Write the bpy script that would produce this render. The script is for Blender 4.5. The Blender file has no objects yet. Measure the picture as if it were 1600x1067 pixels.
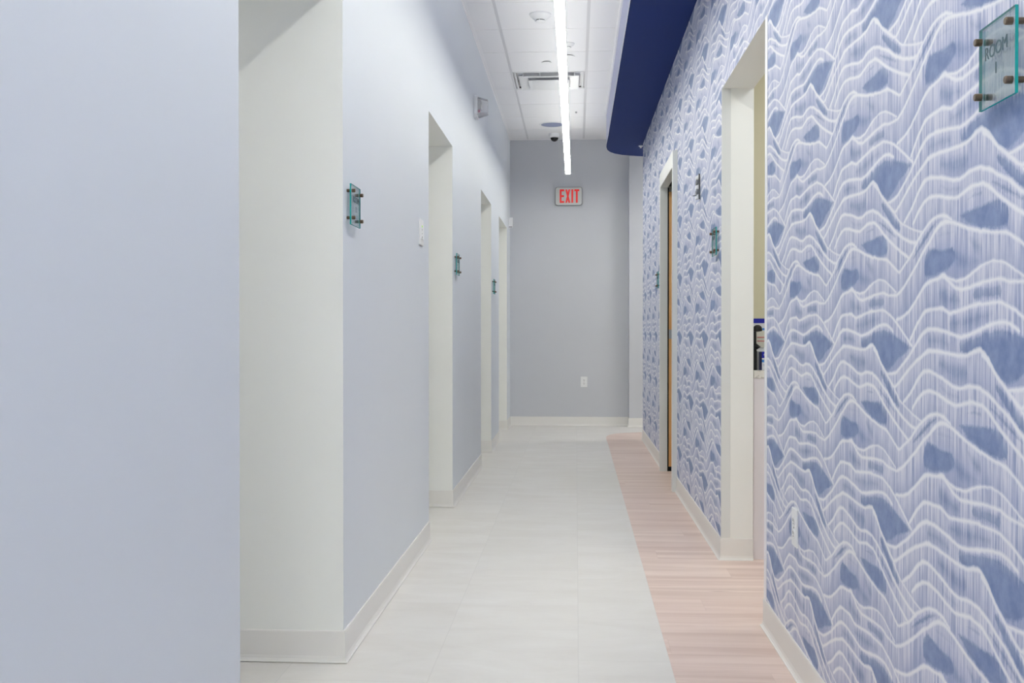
import bpy, bmesh, math, random
from mathutils import Matrix, Vector
random.seed(4)
scene = bpy.context.scene

# ------------------------------------------------------------------ camera
F_PX = 1620.0                      # focal length in pixels of a 1600 px wide frame
EYE = Vector((0.0, 0.0, 1.06))
yaw = math.atan(100.0 / F_PX)
pitch = math.atan(15.5 / F_PX * math.cos(yaw))
fw = Vector((-math.sin(yaw) * math.cos(pitch), math.cos(yaw) * math.cos(pitch), -math.sin(pitch)))
rt = Vector((math.cos(yaw), math.sin(yaw), 0.0))
up = rt.cross(fw)
cam_data = bpy.data.cameras.new('camera')
cam_data.sensor_width = 36.0
cam_data.lens = F_PX / 1600.0 * 36.0
cam_data.clip_start = 0.05
cam = bpy.data.objects.new('camera', cam_data)
m = Matrix(((rt.x, up.x, -fw.x, EYE.x), (rt.y, up.y, -fw.y, EYE.y), (rt.z, up.z, -fw.z, EYE.z), (0, 0, 0, 1)))
cam.matrix_world = m
scene.collection.objects.link(cam)
scene.camera = cam

# ------------------------------------------------------------------ light and exposure
scene.view_settings.view_transform = 'Standard'
scene.view_settings.look = 'None'
scene.view_settings.gamma = 1.0
scene.view_settings.use_curve_mapping = False
scene.view_settings.exposure = 0.0
world = bpy.data.worlds.new('world')
scene.world = world
world.use_nodes = True
world.node_tree.nodes['Background'].inputs[0].default_value = (0.75, 0.8, 0.9, 1)
world.node_tree.nodes['Background'].inputs[1].default_value = 0.3
scene.cycles.max_bounces = 16
scene.cycles.diffuse_bounces = 12
scene.cycles.glossy_bounces = 4
scene.cycles.transmission_bounces = 8
scene.cycles.use_adaptive_sampling = False
scene.cycles.use_denoising = True
scene.cycles.caustics_reflective = False
scene.cycles.caustics_refractive = False
STRIP_DOWN = 35.0                   # linear fixture, downward lens
STRIP_UP = 8.5                      # weak upward glow added on top of it to lift the ceiling
LOBBY = 11.5                         # unseen panels added behind the camera for ambient light
ROOM = 6.5                          # unseen panel added to light the exam room on the right
ALCOVE = 2.1                        # unseen panels added in the left alcoves to brighten the jambs
SIDE = 34.0                          # panel in the side hall at the far end

# ------------------------------------------------------------------ dimensions (metres)
XL = -0.743
CEIL = 3.22
HDR = 2.175
BACK = 11.68
YF = -3.4                            # where the corridor opens behind the camera
SOF = 2.90
WT = 0.145                           # partition thickness


def xr(y):                           # the wallpapered wall closes in very slightly towards the far end
    return 0.677 - 0.0032 * (y - 3.7)


# ------------------------------------------------------------------ mesh helpers
C = scene.collection


def srgb(r, g, b):
    f = lambda c: (c / 255.0 / 12.92) if c / 255.0 <= 0.04045 else ((c / 255.0 + 0.055) / 1.055) ** 2.4
    return (f(r), f(g), f(b), 1.0)


def link(name, bm, mats, parent=None, loc=None, rotz=0.0, smooth=False, bevel=0.0, seg=2):
    me = bpy.data.meshes.new(name)
    bmesh.ops.recalc_face_normals(bm, faces=bm.faces)
    bm.to_mesh(me)
    bm.free()
    if not isinstance(mats, (list, tuple)):
        mats = [mats]
    for mt in mats:
        me.materials.append(mt)
    if smooth:
        for p in me.polygons:
            p.use_smooth = True
    o = bpy.data.objects.new(name, me)
    C.objects.link(o)
    if parent:
        o.parent = parent
    if loc is not None:
        o.location = loc
    o.rotation_euler = (0, 0, rotz)
    if bevel > 0:
        md = o.modifiers.new('bevel', 'BEVEL')
        md.width = bevel
        md.segments = seg
        md.limit_method = 'ANGLE'
        md.angle_limit = math.radians(40)
    return o


def thing(name, label, cat, loc=(0, 0, 0), rotz=0.0, group=None):
    o = bpy.data.objects.new(name, None)
    C.objects.link(o)
    o.empty_display_size = 0.05
    o.location = loc
    o.rotation_euler = (0, 0, rotz)
    o['label'] = label
    o['category'] = cat
    if group:
        o['group'] = group
    return o


def tag(o, label, cat, group=None):
    o['label'] = label
    o['category'] = cat
    if group:
        o['group'] = group
    return o


def struct(o):
    o['kind'] = 'structure'
    return o


def box(bm, x0, x1, y0, y1, z0, z1, mi=0):
    v = [bm.verts.new(p) for p in ((x0, y0, z0), (x1, y0, z0), (x1, y1, z0), (x0, y1, z0),
                                   (x0, y0, z1), (x1, y0, z1), (x1, y1, z1), (x0, y1, z1))]
    fs = [bm.faces.new([v[i] for i in q]) for q in ((3, 2, 1, 0), (4, 5, 6, 7), (0, 1, 5, 4), (1, 2, 6, 5), (2, 3, 7, 6), (3, 0, 4, 7))]
    for f in fs:
        f.material_index = mi
    return v, fs


def wallbox(bm, y0, y1, z0, z1, x_front=None, x_back=None):
    """a piece of the wallpapered wall, following xr(y); front face gets material 0, the rest 1"""
    a, b = xr(y0), xr(y1)
    v = [bm.verts.new(p) for p in ((a, y0, z0), (a + WT, y0, z0), (b + WT, y1, z0), (b, y1, z0),
                                   (a, y0, z1), (a + WT, y0, z1), (b + WT, y1, z1), (b, y1, z1))]
    for q in ((3, 2, 1, 0), (4, 5, 6, 7), (0, 1, 5, 4), (1, 2, 6, 5), (2, 3, 7, 6)):
        bm.faces.new([v[i] for i in q]).material_index = 1
    bm.faces.new([v[i] for i in (3, 0, 4, 7)]).material_index = 0


def cyl(bm, p0, p1, r0, r1=None, n=20, caps=True, mi=0):
    r1 = r0 if r1 is None else r1
    p0, p1 = Vector(p0), Vector(p1)
    d = (p1 - p0).normalized()
    a = d.orthogonal().normalized()
    b = d.cross(a)
    ra = [bm.verts.new(p0 + (a * math.cos(t) + b * math.sin(t)) * r0) for t in (2 * math.pi * i / n for i in range(n))]
    rb = [bm.verts.new(p1 + (a * math.cos(t) + b * math.sin(t)) * r1) for t in (2 * math.pi * i / n for i in range(n))]
    fs = [bm.faces.new((ra[i], ra[(i + 1) % n], rb[(i + 1) % n], rb[i])) for i in range(n)]
    if caps:
        fs += [bm.faces.new(ra[::-1]), bm.faces.new(rb)]
    for f in fs:
        f.material_index = mi


def lathe(bm, prof, n=32, cx=0.0, cy=0.0, cz=0.0):
    """revolve (radius, z) points round the vertical axis"""
    rings = []
    for r, z in prof:
        if r < 1e-6:
            rings.append([bm.verts.new((cx, cy, cz + z))])
        else:
            rings.append([bm.verts.new((cx + r * math.cos(2 * math.pi * i / n), cy + r * math.sin(2 * math.pi * i / n), cz + z)) for i in range(n)])
    for a, b in zip(rings, rings[1:]):
        for i in range(n):
            j = (i + 1) % n
            if len(a) == 1 and len(b) == 1:
                continue
            if len(a) == 1:
                bm.faces.new((a[0], b[i], b[j]))
            elif len(b) == 1:
                bm.faces.new((a[i], a[j], b[0]))
            else:
                bm.faces.new((a[i], a[j], b[j], b[i]))


def sweep(bm, path, prof, side=1):
    """sweep the profile (offset, z) along a 2-D path, mitred at the corners; side=+1 puts the offset on the right"""
    pts = [Vector(p) for p in path]
    ds = [(b - a).normalized() for a, b in zip(pts, pts[1:])]
    rows = []
    for i, p in enumerate(pts):
        if i == 0:
            n = Vector((ds[0].y, -ds[0].x)) * side
        elif i == len(pts) - 1:
            n = Vector((ds[-1].y, -ds[-1].x)) * side
        else:
            n0 = Vector((ds[i - 1].y, -ds[i - 1].x)) * side
            n1 = Vector((ds[i].y, -ds[i].x)) * side
            n = (n0 + n1)
            n = n / max(0.2, n.dot(n0))
        rows.append([bm.verts.new((p.x + n.x * o, p.y + n.y * o, z)) for o, z in prof])
    k = len(prof)
    for a, b in zip(rows, rows[1:]):
        for i in range(k):
            bm.faces.new((a[i], a[(i + 1) % k], b[(i + 1) % k], b[i]))
    bm.faces.new(rows[0][::-1])
    bm.faces.new(rows[-1])


def prism(bm, pts, z0, z1, mi_side=0, mi_bot=0, mi_top=0):
    lo = [bm.verts.new((x, y, z0)) for x, y in pts]
    hi = [bm.verts.new((x, y, z1)) for x, y in pts]
    bm.faces.new(lo[::-1]).material_index = mi_bot
    bm.faces.new(hi).material_index = mi_top
    n = len(pts)
    for i in range(n):
        bm.faces.new((lo[i], lo[(i + 1) % n], hi[(i + 1) % n], hi[i])).material_index = mi_side


# ------------------------------------------------------------------ materials
def mat(name, col, rough=0.6, metal=0.0, spec=0.5, emit=None, strength=0.0, trans=0.0, ior=1.45, alpha=1.0):
    mt = bpy.data.materials.new(name)
    mt.use_nodes = True
    b = mt.node_tree.nodes['Principled BSDF']
    b.inputs['Base Color'].default_value = col
    b.inputs['Roughness'].default_value = rough
    b.inputs['Metallic'].default_value = metal
    b.inputs['Specular IOR Level'].default_value = spec
    b.inputs['Transmission Weight'].default_value = trans
    b.inputs['IOR'].default_value = ior
    if emit:
        b.inputs['Emission Color'].default_value = emit
        b.inputs['Emission Strength'].default_value = strength
    return mt


class NT:
    """small helper for building node trees"""

    def __init__(self, mt):
        self.t = mt.node_tree
        self.b = self.t.nodes.get('Principled BSDF')

    def n(self, kind, **kw):
        nd = self.t.nodes.new(kind)
        for k, v in kw.items():
            setattr(nd, k, v)
        return nd

    def put(self, inp, v):
        if isinstance(v, bpy.types.NodeSocket):
            self.t.links.new(v, inp)
        else:
            inp.default_value = v

    def math(self, op, a, b=None, c=None, clamp=False):
        nd = self.n('ShaderNodeMath', operation=op)
        nd.use_clamp = clamp
        self.put(nd.inputs[0], a)
        if b is not None:
            self.put(nd.inputs[1], b)
        if c is not None:
            self.put(nd.inputs[2], c)
        return nd.outputs[0]

    def mapr(self, v, a, b, c=0.0, d=1.0, smooth=False):
        nd = self.n('ShaderNodeMapRange')
        nd.interpolation_type = 'SMOOTHSTEP' if smooth else 'LINEAR'
        self.put(nd.inputs[0], v)
        for i, q in enumerate((a, b, c, d)):
            self.put(nd.inputs[i + 1], q)
        return nd.outputs[0]

    def noise(self, vec, scale, detail=2.0, rough=0.5, dist=0.0):
        nd = self.n('ShaderNodeTexNoise')
        self.put(nd.inputs['Vector'], vec)
        nd.inputs['Scale'].default_value = scale
        nd.inputs['Detail'].default_value = detail
        nd.inputs['Roughness'].default_value = rough
        nd.inputs['Distortion'].default_value = dist
        return nd.outputs['Fac']

    def mix(self, f, a, b):
        nd = self.n('ShaderNodeMix', data_type='RGBA')
        self.put(nd.inputs[0], f)
        self.put(nd.inputs[6], a)
        self.put(nd.inputs[7], b)
        return nd.outputs[2]

    def comb(self, x, y, z=0.0):
        nd = self.n('ShaderNodeCombineXYZ')
        self.put(nd.inputs[0], x)
        self.put(nd.inputs[1], y)
        self.put(nd.inputs[2], z)
        return nd.outputs[0]

    def xyz(self):
        tc = self.n('ShaderNodeTexCoord')
        s = self.n('ShaderNodeSeparateXYZ')
        self.t.links.new(tc.outputs['Object'], s.inputs[0])
        return tc.outputs['Object'], s.outputs[0], s.outputs[1], s.outputs[2]

    def bump(self, h, strength=0.1, dist=0.001):
        nd = self.n('ShaderNodeBump')
        self.put(nd.inputs['Height'], h)
        nd.inputs['Strength'].default_value = strength
        nd.inputs['Distance'].default_value = dist
        self.t.links.new(nd.outputs[0], self.b.inputs['Normal'])


def paint(name, col, rough=0.55, amount=0.03):
    mt = mat(name, col, rough, spec=0.35)
    t = NT(mt)
    v, x, y, z = t.xyz()
    n = t.noise(v, 2.2, 3.0)
    dark = tuple(c * (1 - amount) for c in col[:3]) + (1,)
    t.put(t.b.inputs['Base Color'], t.mix(n, dark, col))
    t.bump(t.noise(v, 420.0, 2.0), 0.08, 0.0004)
    return mt


M = {}
M['wall'] = paint('blue_grey_paint', srgb(217, 222, 227))
M['jamb'] = paint('white_jamb_paint', srgb(236, 237, 233), 0.5)
M['cream'] = paint('cream_paint', srgb(214, 209, 184), 0.55)
M['base'] = paint('vinyl_base', srgb(229, 227, 223), 0.4)
M['navy'] = paint('navy_paint', srgb(0, 40, 110), 0.7)
M['fascia'] = paint('lavender_paint', srgb(176, 180, 208), 0.5)
M['white'] = mat('white_plastic', srgb(232, 233, 234), 0.4)
M['white_metal'] = mat('white_enamel', srgb(228, 229, 230), 0.35)
M['frame'] = mat('door_frame_enamel', srgb(216, 218, 216), 0.35)
M['trim'] = mat('white_trim', srgb(238, 238, 240), 0.35)
M['grid'] = mat('ceiling_grid_enamel', srgb(212, 212, 215), 0.4)
M['grey_metal'] = mat('grey_metal', srgb(150, 152, 155), 0.35, 0.6)
M['dark'] = mat('black_plastic', srgb(14, 14, 16), 0.35)
M['gap'] = mat('black_rubber', srgb(6, 6, 8), 0.8)
M['steel'] = mat('brushed_steel', srgb(178, 180, 182), 0.3, 0.9)
M['post'] = mat('bronze_standoff', srgb(112, 98, 84), 0.28, 0.9)
M['slot'] = mat('dark_slot', srgb(40, 40, 42), 0.6)
M['grey'] = mat('grey_plastic', srgb(120, 122, 126), 0.5)
M['sign_face'] = mat('exit_sign_housing', srgb(196, 198, 196), 0.4)
M['sign_edge'] = mat('exit_sign_rim', srgb(132, 134, 136), 0.4)
M['red'] = mat('exit_sign_red', srgb(190, 6, 8), 0.4, emit=srgb(235, 6, 8), strength=0.35)
M['lens'] = mat('lit_lens', (1, 1, 1, 1), 0.5, emit=(1.0, 0.995, 0.915, 1), strength=STRIP_DOWN)
M['uplight'] = mat('added_uplight_glow', (1, 1, 1, 1), 0.5, emit=(1.0, 0.995, 0.915, 1), strength=STRIP_UP)
M['uplight_boosted'] = mat('boosted_uplight_glow', (1, 1, 1, 1), 0.5, emit=(1.0, 0.995, 0.915, 1), strength=STRIP_UP * 2.3)  # near sections boosted to brighten the ceiling and upper wall
M['fill_lobby'] = mat('added_fill_lobby', (1, 1, 1, 1), 0.5, emit=(0.99, 0.995, 0.925, 1), strength=LOBBY)
M['fill_alcove'] = mat('added_fill_alcove', (1, 1, 1, 1), 0.5, emit=(1.0, 0.99, 0.95, 1), strength=ALCOVE)
M['fill_room'] = mat('added_fill_room', (1, 1, 1, 1), 0.5, emit=(0.96, 0.985, 1.0, 1), strength=ROOM)
M['panel_side'] = mat('lit_panel_side', (1, 1, 1, 1), 0.5, emit=(1.0, 0.98, 0.97, 1), strength=SIDE)
M['blue_box'] = mat('blue_carton', srgb(22, 30, 160), 0.4)
M['navy_box'] = mat('dark_blue_carton', srgb(14, 16, 60), 0.45)
M['white_box'] = mat('white_carton', srgb(214, 216, 222), 0.45)
M['cream_box'] = mat('cream_carton', srgb(206, 204, 192), 0.5)
M['sky_box'] = mat('light_blue_print', srgb(56, 128, 206), 0.4)
M['red_print'] = mat('red_print', srgb(196, 70, 88), 0.5)
M['grey_print'] = mat('grey_print', srgb(142, 146, 172), 0.5)
M['text_dark'] = mat('dark_teal_lettering', srgb(62, 92, 100), 0.5)
M['green_led'] = mat('green_led', srgb(150, 200, 40), 0.4, emit=srgb(150, 205, 40), strength=0.5)
M['pink'] = mat('pink_lamp', srgb(240, 160, 180), 0.4)
def thin_clear(name, tint, gloss=0.06, rough=0.03):
    """thin clear sheet: light passes straight through with a tint, plus a mirror-like share"""
    mt = mat(name, tint, rough)
    nt = mt.node_tree
    out = nt.nodes['Material Output']
    nt.nodes.remove(nt.nodes['Principled BSDF'])
    tr = nt.nodes.new('ShaderNodeBsdfTransparent')
    tr.inputs[0].default_value = tint
    gl = nt.nodes.new('ShaderNodeBsdfGlossy')
    gl.inputs['Roughness'].default_value = rough
    fr = nt.nodes.new('ShaderNodeFresnel')
    fr.inputs['IOR'].default_value = 1.3
    ms = nt.nodes.new('ShaderNodeMath')
    ms.operation = 'MULTIPLY_ADD'
    ms.inputs[1].default_value = 0.5
    ms.inputs[2].default_value = gloss
    ms.use_clamp = True
    nt.links.new(fr.outputs[0], ms.inputs[0])
    mx = nt.nodes.new('ShaderNodeMixShader')
    nt.links.new(ms.outputs[0], mx.inputs[0])
    nt.links.new(tr.outputs[0], mx.inputs[1])
    nt.links.new(gl.outputs[0], mx.inputs[2])
    nt.links.new(mx.outputs[0], out.inputs['Surface'])
    return mt


M['clear'] = thin_clear('clear_plastic', (0.93, 0.93, 0.94, 1), 0.06)
M['glass'] = thin_clear('green_tinted_glass', (0.93, 0.985, 0.985, 1), 0.08)
M['glass_edge'] = mat('teal_glass_edge', srgb(10, 158, 152), 0.25)


def ceiling_tile_material():
    mt = mat('mineral_ceiling_tile', srgb(236, 236, 238), 0.85, spec=0.2)
    t = NT(mt)
    v, x, y, z = t.xyz()
    n = t.noise(v, 160.0, 3.0, 0.6)
    f = t.mapr(n, 0.60, 0.72, 0.0, 0.35)
    t.put(t.b.inputs['Base Color'], t.mix(f, srgb(238, 238, 240), srgb(214, 214, 216)))
    return mt


M['tile'] = ceiling_tile_material()


def floor_material():
    mt = mat('pale_grey_floor_tile', srgb(206, 205, 202), 0.42, spec=0.4)
    t = NT(mt)
    v, x, y, z = t.xyz()
    PW, PL = 0.457, 0.914
    # columns of tiles run along the corridor; every other column is offset by half a length
    cx = t.math('DIVIDE', t.math('SUBTRACT', x, 0.008), PW)
    ci = t.math('FLOOR', cx)
    fx = t.math('FRACT', cx)
    off = t.math('MULTIPLY', t.math('FRACT', t.math('MULTIPLY', ci, 0.37)), 1.0)
    cyy = t.math('ADD', t.math('DIVIDE', t.math('SUBTRACT', y, 3.34), PL), off)
    cj = t.math('FLOOR', cyy)
    fy = t.math('FRACT', cyy)
    wn = t.n('ShaderNodeTexWhiteNoise', noise_dimensions='2D')
    t.put(wn.inputs['Vector'], t.comb(ci, cj))
    ex = t.math('MINIMUM', fx, t.math('SUBTRACT', 1.0, fx))
    ey = t.math('MINIMUM', fy, t.math('SUBTRACT', 1.0, fy))
    jx = t.mapr(ex, 0.0, 0.005, 1.0, 0.0)
    jy = t.mapr(ey, 0.0, 0.003, 1.0, 0.0)
    j = t.math('MAXIMUM', jx, jy)
    shift = t.comb(t.math('MULTIPLY', ci, 3.7), t.math('MULTIPLY', cj, 5.1), 0.0)
    va = t.n('ShaderNodeVectorMath', operation='ADD')
    t.put(va.inputs[0], v)
    t.put(va.inputs[1], shift)
    sc = t.n('ShaderNodeVectorMath', operation='MULTIPLY')
    t.put(sc.inputs[0], va.outputs[0])
    sc.inputs[1].default_value = (1.0, 2.4, 1.0)
    cloud = t.noise(sc.outputs[0], 2.6, 5.0, 0.6, 0.6)
    fine = t.noise(sc.outputs[0], 22.0, 4.0, 0.65)
    a = t.mix(t.mapr(cloud, 0.3, 0.7), srgb(209, 205, 199), srgb(224, 222, 218))
    b = t.mix(t.mapr(fine, 0.35, 0.7, 0.0, 0.45), a, srgb(219, 215, 210))
    c = t.mix(t.math('MULTIPLY', wn.outputs['Value'], 0.30), b, srgb(208, 206, 202))
    speck = t.mapr(t.noise(v, 60.0, 2.0), 0.76, 0.80, 0.0, 0.4)
    c = t.mix(speck, c, srgb(186, 176, 162))
    d = t.mix(t.math('MULTIPLY', j, 0.28), c, srgb(176, 174, 172))
    t.put(t.b.inputs['Base Color'], d)
    t.put(t.b.inputs['Roughness'], t.mapr(cloud, 0.2, 0.8, 0.36, 0.5))
    t.bump(t.math('MULTIPLY', j, -1.0), 0.25, 0.0006)
    return mt


def wood_material():
    mt = mat('pink_beige_plank', srgb(214, 190, 180), 0.42, spec=0.4)
    t = NT(mt)
    v, x, y, z = t.xyz()
    PW, PL = 0.18, 1.22                # planks lie across the corridor
    cy_ = t.math('DIVIDE', y, PW)
    cj = t.math('FLOOR', cy_)
    fy = t.math('FRACT', cy_)
    off = t.math('FRACT', t.math('MULTIPLY', cj, 0.618))
    cx = t.math('ADD', t.math('DIVIDE', x, PL), off)
    ci = t.math('FLOOR', cx)
    fx = t.math('FRACT', cx)
    wn = t.n('ShaderNodeTexWhiteNoise', noise_dimensions='2D')
    t.put(wn.inputs['Vector'], t.comb(ci, cj))
    gx = t.math('ADD', t.math('MULTIPLY', x, 0.55), t.math('MULTIPLY', wn.outputs['Value'], 7.0))
    gy = t.math('ADD', t.math('MULTIPLY', y, 8.5), t.math('MULTIPLY', ci, 3.3))
    grain = t.noise(t.comb(gx, gy, 0.0), 1.5, 5.0, 0.62, 0.25)
    fineg = t.noise(t.comb(t.math('MULTIPLY', gx, 3.0), t.math('MULTIPLY', gy, 5.0), 0.0), 1.7, 3.0, 0.6)
    a = t.mix(t.mapr(grain, 0.34, 0.68), srgb(198, 174, 163), srgb(231, 214, 204))
    b = t.mix(t.mapr(fineg, 0.35, 0.7, 0.0, 0.30), a, srgb(222, 198, 188))
    knot = t.noise(t.comb(t.math('MULTIPLY', x, 4.0), t.math('MULTIPLY', y, 40.0), 0.0), 1.0, 2.0, 0.5)
    b = t.mix(t.mapr(knot, 0.68, 0.80, 0.0, 0.55), b, srgb(158, 128, 116))
    b = t.mix(t.math('MULTIPLY', wn.outputs['Value'], 0.25), b, srgb(216, 190, 180))
    ey = t.math('MINIMUM', fy, t.math('SUBTRACT', 1.0, fy))
    ex = t.math('MINIMUM', fx, t.math('SUBTRACT', 1.0, fx))
    j = t.math('MAXIMUM', t.mapr(ey, 0.0, 0.010, 1.0, 0.0), t.mapr(ex, 0.0, 0.0015, 1.0, 0.0))
    b = t.mix(t.math('MULTIPLY', j, 0.16), b, srgb(160, 132, 122))
    t.put(t.b.inputs['Base Color'], b)
    t.bump(t.math('MULTIPLY', j, -1.0), 0.2, 0.0006)
    return mt


def maple_material():
    mt = mat('maple_veneer', srgb(216, 160, 96), 0.4)
    t = NT(mt)
    v, x, y, z = t.xyz()
    g = t.noise(t.comb(t.math('MULTIPLY', x, 60.0), t.math('MULTIPLY', y, 60.0), t.math('MULTIPLY', z, 3.0)), 1.0, 4.0)
    t.put(t.b.inputs['Base Color'], t.mix(g, srgb(222, 160, 92), srgb(244, 196, 132)))
    return mt


def marble_material():
    mt = mat('marble_counter', srgb(216, 214, 208), 0.2)
    t = NT(mt)
    v, x, y, z = t.xyz()
    g = t.noise(v, 14.0, 5.0, 0.6, 2.0)
    t.put(t.b.inputs['Base Color'], t.mix(t.mapr(g, 0.5, 0.56), srgb(222, 220, 214), srgb(186, 184, 178)))
    return mt


M['floor'] = floor_material()
M['wood'] = wood_material()
M['maple'] = maple_material()
M['marble'] = marble_material()

# The brushed ridges of the wallpaper inside one repeat: (half thickness of the stroke in metres, [(u, v), ...]),
# u = along the wall in repeats of 0.632 m (growing towards the near end), v = up in repeats of 0.374 m.
RIDGES = [
  (0.0055, [(0.0, 1.0), (0.055, 0.955), (0.093, 0.901), (0.155, 0.85), (0.247, 0.767), (0.32, 0.818), (0.381, 0.869), (0.468, 0.93), (0.54, 0.968), (0.581, 0.992), (0.671, 0.992), (0.745, 0.984), (0.839, 0.976), (0.905, 0.979), (0.959, 1.005), (1.0, 1.008)]),
  (0.004, [(0.247, 0.767), (0.312, 0.701), (0.383, 0.668), (0.457, 0.636), (0.535, 0.615)]),
  (0.0055, [(0.161, -0.16), (0.22, -0.152), (0.271, -0.142), (0.402, -0.045), (0.517, 0.07), (0.573, 0.102), (0.652, 0.104), (0.752, 0.086), (0.845, 0.064), (0.911, 0.075), (0.975, 0.096), (1.0, 0.102)]),
  (0.0055, [(0.0, 0.104), (0.062, 0.123), (0.133, 0.134), (0.185, 0.123), (0.236, 0.091)]),
  (0.0055, [(0.41, 0.04), (0.475, 0.126), (0.544, 0.193), (0.585, 0.203), (0.701, 0.209), (0.733, 0.195), (0.763, 0.179), (0.845, 0.193), (0.911, 0.206), (0.975, 0.217), (1.0, 0.217)]),
  (0.005, [(0.0, 0.214), (0.07, 0.219), (0.123, 0.219), (0.21, 0.182), (0.267, 0.144), (0.34, 0.086), (0.435, 0.008)]),
  (0.005, [(0.0, 0.548), (0.068, 0.527), (0.157, 0.516), (0.225, 0.473), (0.299, 0.42), (0.383, 0.481), (0.429, 0.513), (0.472, 0.567), (0.535, 0.618), (0.595, 0.658), (0.661, 0.674), (0.723, 0.668), (0.778, 0.634)]),
  (0.0055, [(0.275, 0.297), (0.339, 0.332), (0.399, 0.382), (0.473, 0.447), (0.543, 0.519), (0.597, 0.559), (0.636, 0.599), (0.687, 0.631), (0.736, 0.636), (0.796, 0.618), (0.908, 0.572), (0.972, 0.553), (1.0, 0.54)]),
  (0.0055, [(0.267, 0.158), (0.34, 0.174), (0.4, 0.201), (0.473, 0.262), (0.544, 0.329), (0.584, 0.348), (0.663, 0.358), (0.714, 0.374), (0.75, 0.345), (0.797, 0.307), (0.854, 0.289), (0.91, 0.297), (1.0, 0.31)]),
  (0.005, [(0.0, 0.313), (0.07, 0.318), (0.123, 0.321), (0.176, 0.302), (0.275, 0.297)]),
  (0.005, [(0.731, 0.361), (0.774, 0.345), (0.821, 0.334), (0.888, 0.34), (0.953, 0.372), (1.0, 0.39)]),
  (0.004, [(0.0, 0.39), (0.07, 0.404), (0.141, 0.39), (0.209, 0.35), (0.267, 0.313)]),
  (0.0055, [(0.343, 0.693), (0.427, 0.762), (0.484, 0.832), (0.54, 0.88), (0.593, 0.888), (0.698, 0.861), (0.794, 0.824), (0.851, 0.818), (0.907, 0.837), (0.97, 0.837), (1.0, 0.832)]),
  (0.0055, [(0.0, 0.829), (0.057, 0.807), (0.103, 0.773), (0.172, 0.733), (0.241, 0.671), (0.337, 0.612), (0.427, 0.575), (0.486, 0.567)]),
  (0.0055, [(0.435, 0.671), (0.484, 0.727), (0.541, 0.77), (0.595, 0.786), (0.672, 0.775), (0.747, 0.749), (0.818, 0.733), (0.864, 0.746), (0.929, 0.765), (1.0, 0.757)]),
  (0.0055, [(0.0, 0.762), (0.049, 0.733), (0.12, 0.671), (0.207, 0.607), (0.305, 0.545), (0.407, 0.489)])
]
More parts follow.
